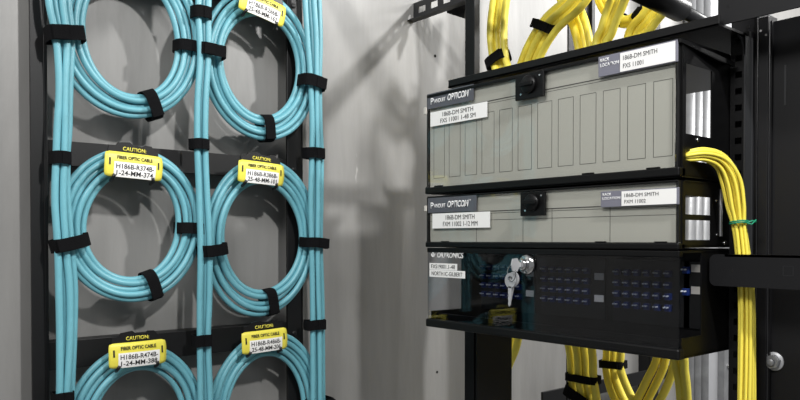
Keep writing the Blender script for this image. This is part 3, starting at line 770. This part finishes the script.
for j in range(2):
    tube(bm, [c + Vector((0.0118 * math.cos(a), 0.0118 * math.sin(a), 0.001 * math.sin(2 * a) + 0.0022 * j)) for a in [2 * math.pi * k / 24 for k in range(24)]], 0.0011, True, 6)
tube(bm, [c + Vector((-0.004, -0.0112, 0)), c + Vector((0.002, -0.016, 0.003)), c + Vector((0.008, -0.018, 0.001))], 0.001, False, 6)
tube(bm, [c + Vector((-0.004, -0.0112, 0)), c + Vector((0.001, -0.015, -0.002)), c + Vector((0.005, -0.019, 0.004))], 0.001, False, 6)
obj('twist_tie', bm, 'green', pb, True)

# ------------------------------------------------------------------ yellow cables behind the rack
YR_ = 0.0078
def ybundle(path, n, label, straps, X, seed):
    pts0 = [onX(px, py, X) for px, py, hw in path]
    lo = min(pts0, key=lambda p: p.z)
    root = thing('cable_bundle', lo, label, 'cable bundle', 'yellow cable bundles behind the rack')
    rnd = random.Random(seed)
    P = spline([Vector((px, py, hw)) for px, py, hw in path], 8)
    for k in range(n):
        f = (k / (n - 1) - 0.5) * 2 if n > 1 else 0
        ph = rnd.uniform(0, 6); pts = []
        for i, p in enumerate(P):
            t = P[min(i + 1, len(P) - 1)] - P[max(i - 1, 0)]; t.z = 0; t.normalize()
            nn = Vector((-t.y, t.x, 0))
            o = f * (p.z - 3) + 0.6 * math.sin(i * 0.13 + ph)
            pts.append(onX(p.x + nn.x * o, p.y + nn.y * o, X + (0.005 if k % 2 else -0.005)))
        bm = B(); tube(bm, pts, YR_, False, 10); obj('cable', bm, 'yellow', root, True)
    for (px, py, ang, hw, h) in straps:
        c = onX(px, py, X)
        a = math.radians(ang)
        d = Vector((0, -math.cos(a), math.sin(a))); w = Vector((0, math.sin(a), math.cos(a)))
        e1_ = onX(px + hw, py, X); hwm = abs(e1_.y - c.y) * (abs(math.cos(a)) * 0 + 1)
        bm = B(); band(bm, c, w, d, hwm, EX, 0.0165, h, 0.002); obj('strap', bm, 'strap', root)
ybundle([(508, -50, 10), (500, 0, 10), (497, 30, 10), (499, 58, 9), (503, 78, 9), (508, 150, 10), (514, 250, 10), (513, 330, 10), (503, 365, 9), (488, 400, 9), (470, 440, 9)], 3,
        'yellow cable bundle nearest the far rack post, hanging almost straight above the shelf', [(498, 60, 20, 9.5, 0.022)], 1.19, 21)
ybundle([(606, -45, 11), (577, 0, 11), (550, 26, 11), (530, 62, 11), (519, 110, 11), (528, 200, 12), (562, 290, 13), (580, 345, 14), (583, 378, 14), (586, 400, 14), (592, 450, 14)], 4,
        'slanting yellow cable bundle with a black strap, crossing in front above the shelf', [(544, 26.5, -27, 10.5, 0.019), (583, 378, 0, 15, 0.015), (582, 397, -22, 16, 0.022)], 1.21, 22)
ybundle([(545, -45, 10), (566, -5, 10), (580, 25, 9.5), (587, 60, 9), (596, 120, 10), (606, 250, 10), (613, 345, 10), (613, 366, 10), (620, 390, 11), (640, 430, 11)], 3,
        'yellow cable bundle curving down behind the slanting one, beside the rear rack post', [(613, 364, 3, 11, 0.015)], 1.255, 23)
ybundle([(634, -45, 9), (618, 0, 9), (607, 30, 8.5), (601, 60, 8.5), (612, 200, 9), (640, 290, 9), (674, 345, 8), (681, 372, 6), (684, 400, 6), (685, 450, 6)], 3,
        'narrow slanting yellow cable bundle right of the rear rack post', [], 1.21, 24)
ybundle([(690, -45, 10), (664, 0, 10), (648, 20, 10), (634, 48, 10), (640, 150, 12), (652, 250, 12), (664, 340, 12), (665, 362, 12), (656, 385, 13), (640, 415, 12), (620, 450, 12)], 3,
        'rightmost slanting yellow cable bundle, running under the grey pipe', [], 1.255, 25)
ybundle([(596, -25, 6), (602, 0, 6), (611, 15, 6), (625, 22, 6), (641, 15, 6), (657, 3, 6), (675, -14, 6)], 2,
        'small loop of yellow cable with two black ties between the slanting bundles', [(620.5, 19.5, 70, 5, 0.008), (641, 15, 40, 6, 0.012)], 1.30, 26)

# second frame on the wall, behind the rack
f2 = thing('wall_mounting_frame', (1.9, 1.19, Z(-0.5)), 'black crossbar frame on the wall behind the rack, seen below the enclosures', 'frame')
p1 = onY(543, 398, 1.20); p2 = onY(690, 362, 1.20)
zc = onY(640, 378, 1.20).z
bm = B(); box(bm, (p1.x, 1.20, zc - 0.020), (2.18, 1.207, zc + 0.018), 0.001); obj('crossbar', bm, 'frame', f2)
for px in (650,):
    a = onY(px, 380, 1.21)
    bm = B(); box(bm, (a.x, 1.208, Z(-0.95)), (a.x + 0.045, 1.212, Z(0.9))); box(bm, (a.x, 1.21, Z(-0.95)), (a.x + 0.004, WY, Z(0.9))); obj('post', bm, 'frame', f2)

# galvanised things on the wall behind
def conduit(px, r, label):
    p = onY(px, 380, WY - r - 0.004)
    bm = B(); tube(bm, [Vector((p.x, p.y, 0.0)), Vector((p.x, p.y, 2.6))], r, False, 20)
    tag(obj('conduit', bm, 'zinc', None, True), label, 'conduit', 'galvanised conduits on the back wall')
conduit(688, 0.018, 'leftmost galvanised conduit seen below the near end of the smoked enclosure')
conduit(695.5, 0.018, 'middle of three galvanised conduits below the near end of the enclosures')
conduit(703, 0.018, 'rightmost of three galvanised conduits, beside the pale steel stud')
a, b_ = onY(706.5, 380, 1.235), onY(733, 380, 1.235)
st = thing('steel_stud', ((a.x + b_.x) / 2, 1.235, 0.0), 'flat pale steel channel on the back wall, seen beside the near rack rail', 'steel channel')
m_ = onY(718.5, 380, 1.235).x
bm = B(); box(bm, (a.x, 1.238, 0), (m_, WY, 2.6)); obj('cover_strip', bm, 'stud', st)
bm = B(); box(bm, (m_ + 0.001, 1.215, 0), (b_.x + 0.25, WY, 2.6), 0.002); obj('channel', bm, 'zinc', st)
p = onY(728, 366, 1.215); bm = B(); disc(bm, (p.x, 1.215, p.z), (0, -1, 0), 0.008, 0.006, 14, 0.002); obj('screw', bm, 'chrome', st, True)

# ------------------------------------------------------------------ overhead cable runway (slotted) and pipe
XT = 1.085
rw = thing('cable_runway', (XT, 1.2, Z(0.49)), 'slotted dark grey cable runway rail meeting the wall above the enclosures', 'cable runway')
pl = onX(413.5, 21.5, XT); 
zb_ = pl.z; zt_ = onX(413.5, 6, XT).z
y0 = pl.y; y1 = 0.35
bm = B()
box(bm, (XT, y1, zb_), (XT + 0.002, y0, zb_ + 0.015)); box(bm, (XT, y1, zt_ - 0.006), (XT + 0.002, y0, zt_ + 0.004))
yy = y0; k = 0
while yy > y1:
    box(bm, (XT, yy - 0.018, zb_ + 0.015), (XT + 0.002, yy, zt_ - 0.006)); yy -= 0.040
box(bm, (XT - 0.018, y1, zb_ - 0.002), (XT + 0.002, y0, zb_)); box(bm, (XT, y1, zt_ + 0.004), (XT + 0.016, y0, zt_ + 0.006))
obj('slotted_rail', bm, 'tray', rw)
p3 = onX(447, 13, XT + 0.02); p4 = onX(464, 18.5, XT + 0.02); p5 = onX(466, 3, XT + 0.02)
bm = B(); prism(bm, [p3, p4, p5, onX(445, 3, XT + 0.02)], (0.003, 0, 0)); obj('gusset', bm, 'rack', rw)

# pipe behind the shelf
pp = thing('support_pipe', (1.05, 0.6, Z(0.3)), 'grey pipe with a black collar running behind the shelf at the top', 'pipe')
def onz(px, py, z):
    d = ray(px, py); t = z / d.z; return Vector((d.x * t, d.y * t, H0 + z))
pa = onY(683, 11, 0.60); pbb = onY(640, -8, 0.60)
bm = B(); tube(bm, [onY(676, 7, 0.60), onY(715, 29, 0.60), onY(740, 43, 0.60)], 0.0105, False, 24); obj('pipe', bm, 'tray', pp, True)
bm = B(); tube(bm, [onY(632, -15, 0.60), onY(680.5, 9.5, 0.60), onY(681.5, 10, 0.60)], [0.019, 0.019, 0.016], False, 24); obj('collar', bm, 'house', pp, True)

# another runway crossing overhead, outside the picture, whose shadow falls on the wall
bm = B(); box(bm, (0.772, 0.10, Z(0.600)), (0.802, WY, Z(0.635)), 0.001)
tag(obj('overhead_strut', bm, 'tray'), 'dark grey strut overhead reaching out from the wall, above the picture', 'strut')

# ------------------------------------------------------------------ light
def area(name, loc, size, size_y, power, target, col=(1, 1, 1)):
    l = bpy.data.lights.new(name, 'AREA'); l.shape = 'RECTANGLE'; l.size = size; l.size_y = size_y
    l.energy = power; l.color = col
    o = bpy.data.objects.new(name, l); C.objects.link(o); o.location = loc
    o.rotation_euler = (Vector(target) - Vector(loc)).to_track_quat('-Z', 'Y').to_euler()
    return o
area('ceiling_or_fill_lamp', (1.75, -0.30, Z(1.20)), 0.09, 0.09, 34, (1.2, 1.2, Z(0.2)), (1.0, 0.99, 0.97))
area('ceiling_or_fill_lamp', (0.50, -0.40, Z(1.00)), 0.07, 0.07, 22, (0.8, 1.2, Z(0.0)), (1.0, 0.99, 0.97))
area('ceiling_or_fill_lamp', (-0.80, 0.10, Z(1.20)), 1.2, 0.4, 32, (0.9, 0.7, Z(0)), (1.0, 0.99, 0.97))  # front fill added to brighten the enclosure fronts, not a ceiling fixture
area('ceiling_or_fill_lamp', (3.0, 0.2, Z(1.20)), 1.2, 0.3, 42, (2.4, 1.2, Z(0)), (1.0, 0.99, 0.97))
w = bpy.data.worlds.new('world'); sc.world = w; w.use_nodes = True
w.node_tree.nodes['Background'].inputs[0].default_value = (0.95, 0.97, 1.0, 1)
w.node_tree.nodes['Background'].inputs[1].default_value = 0.25

sc.view_settings.view_transform = 'Standard'; sc.view_settings.look = 'None'
sc.view_settings.gamma = 1; sc.view_settings.use_curve_mapping = False
sc.view_settings.exposure = -0.2
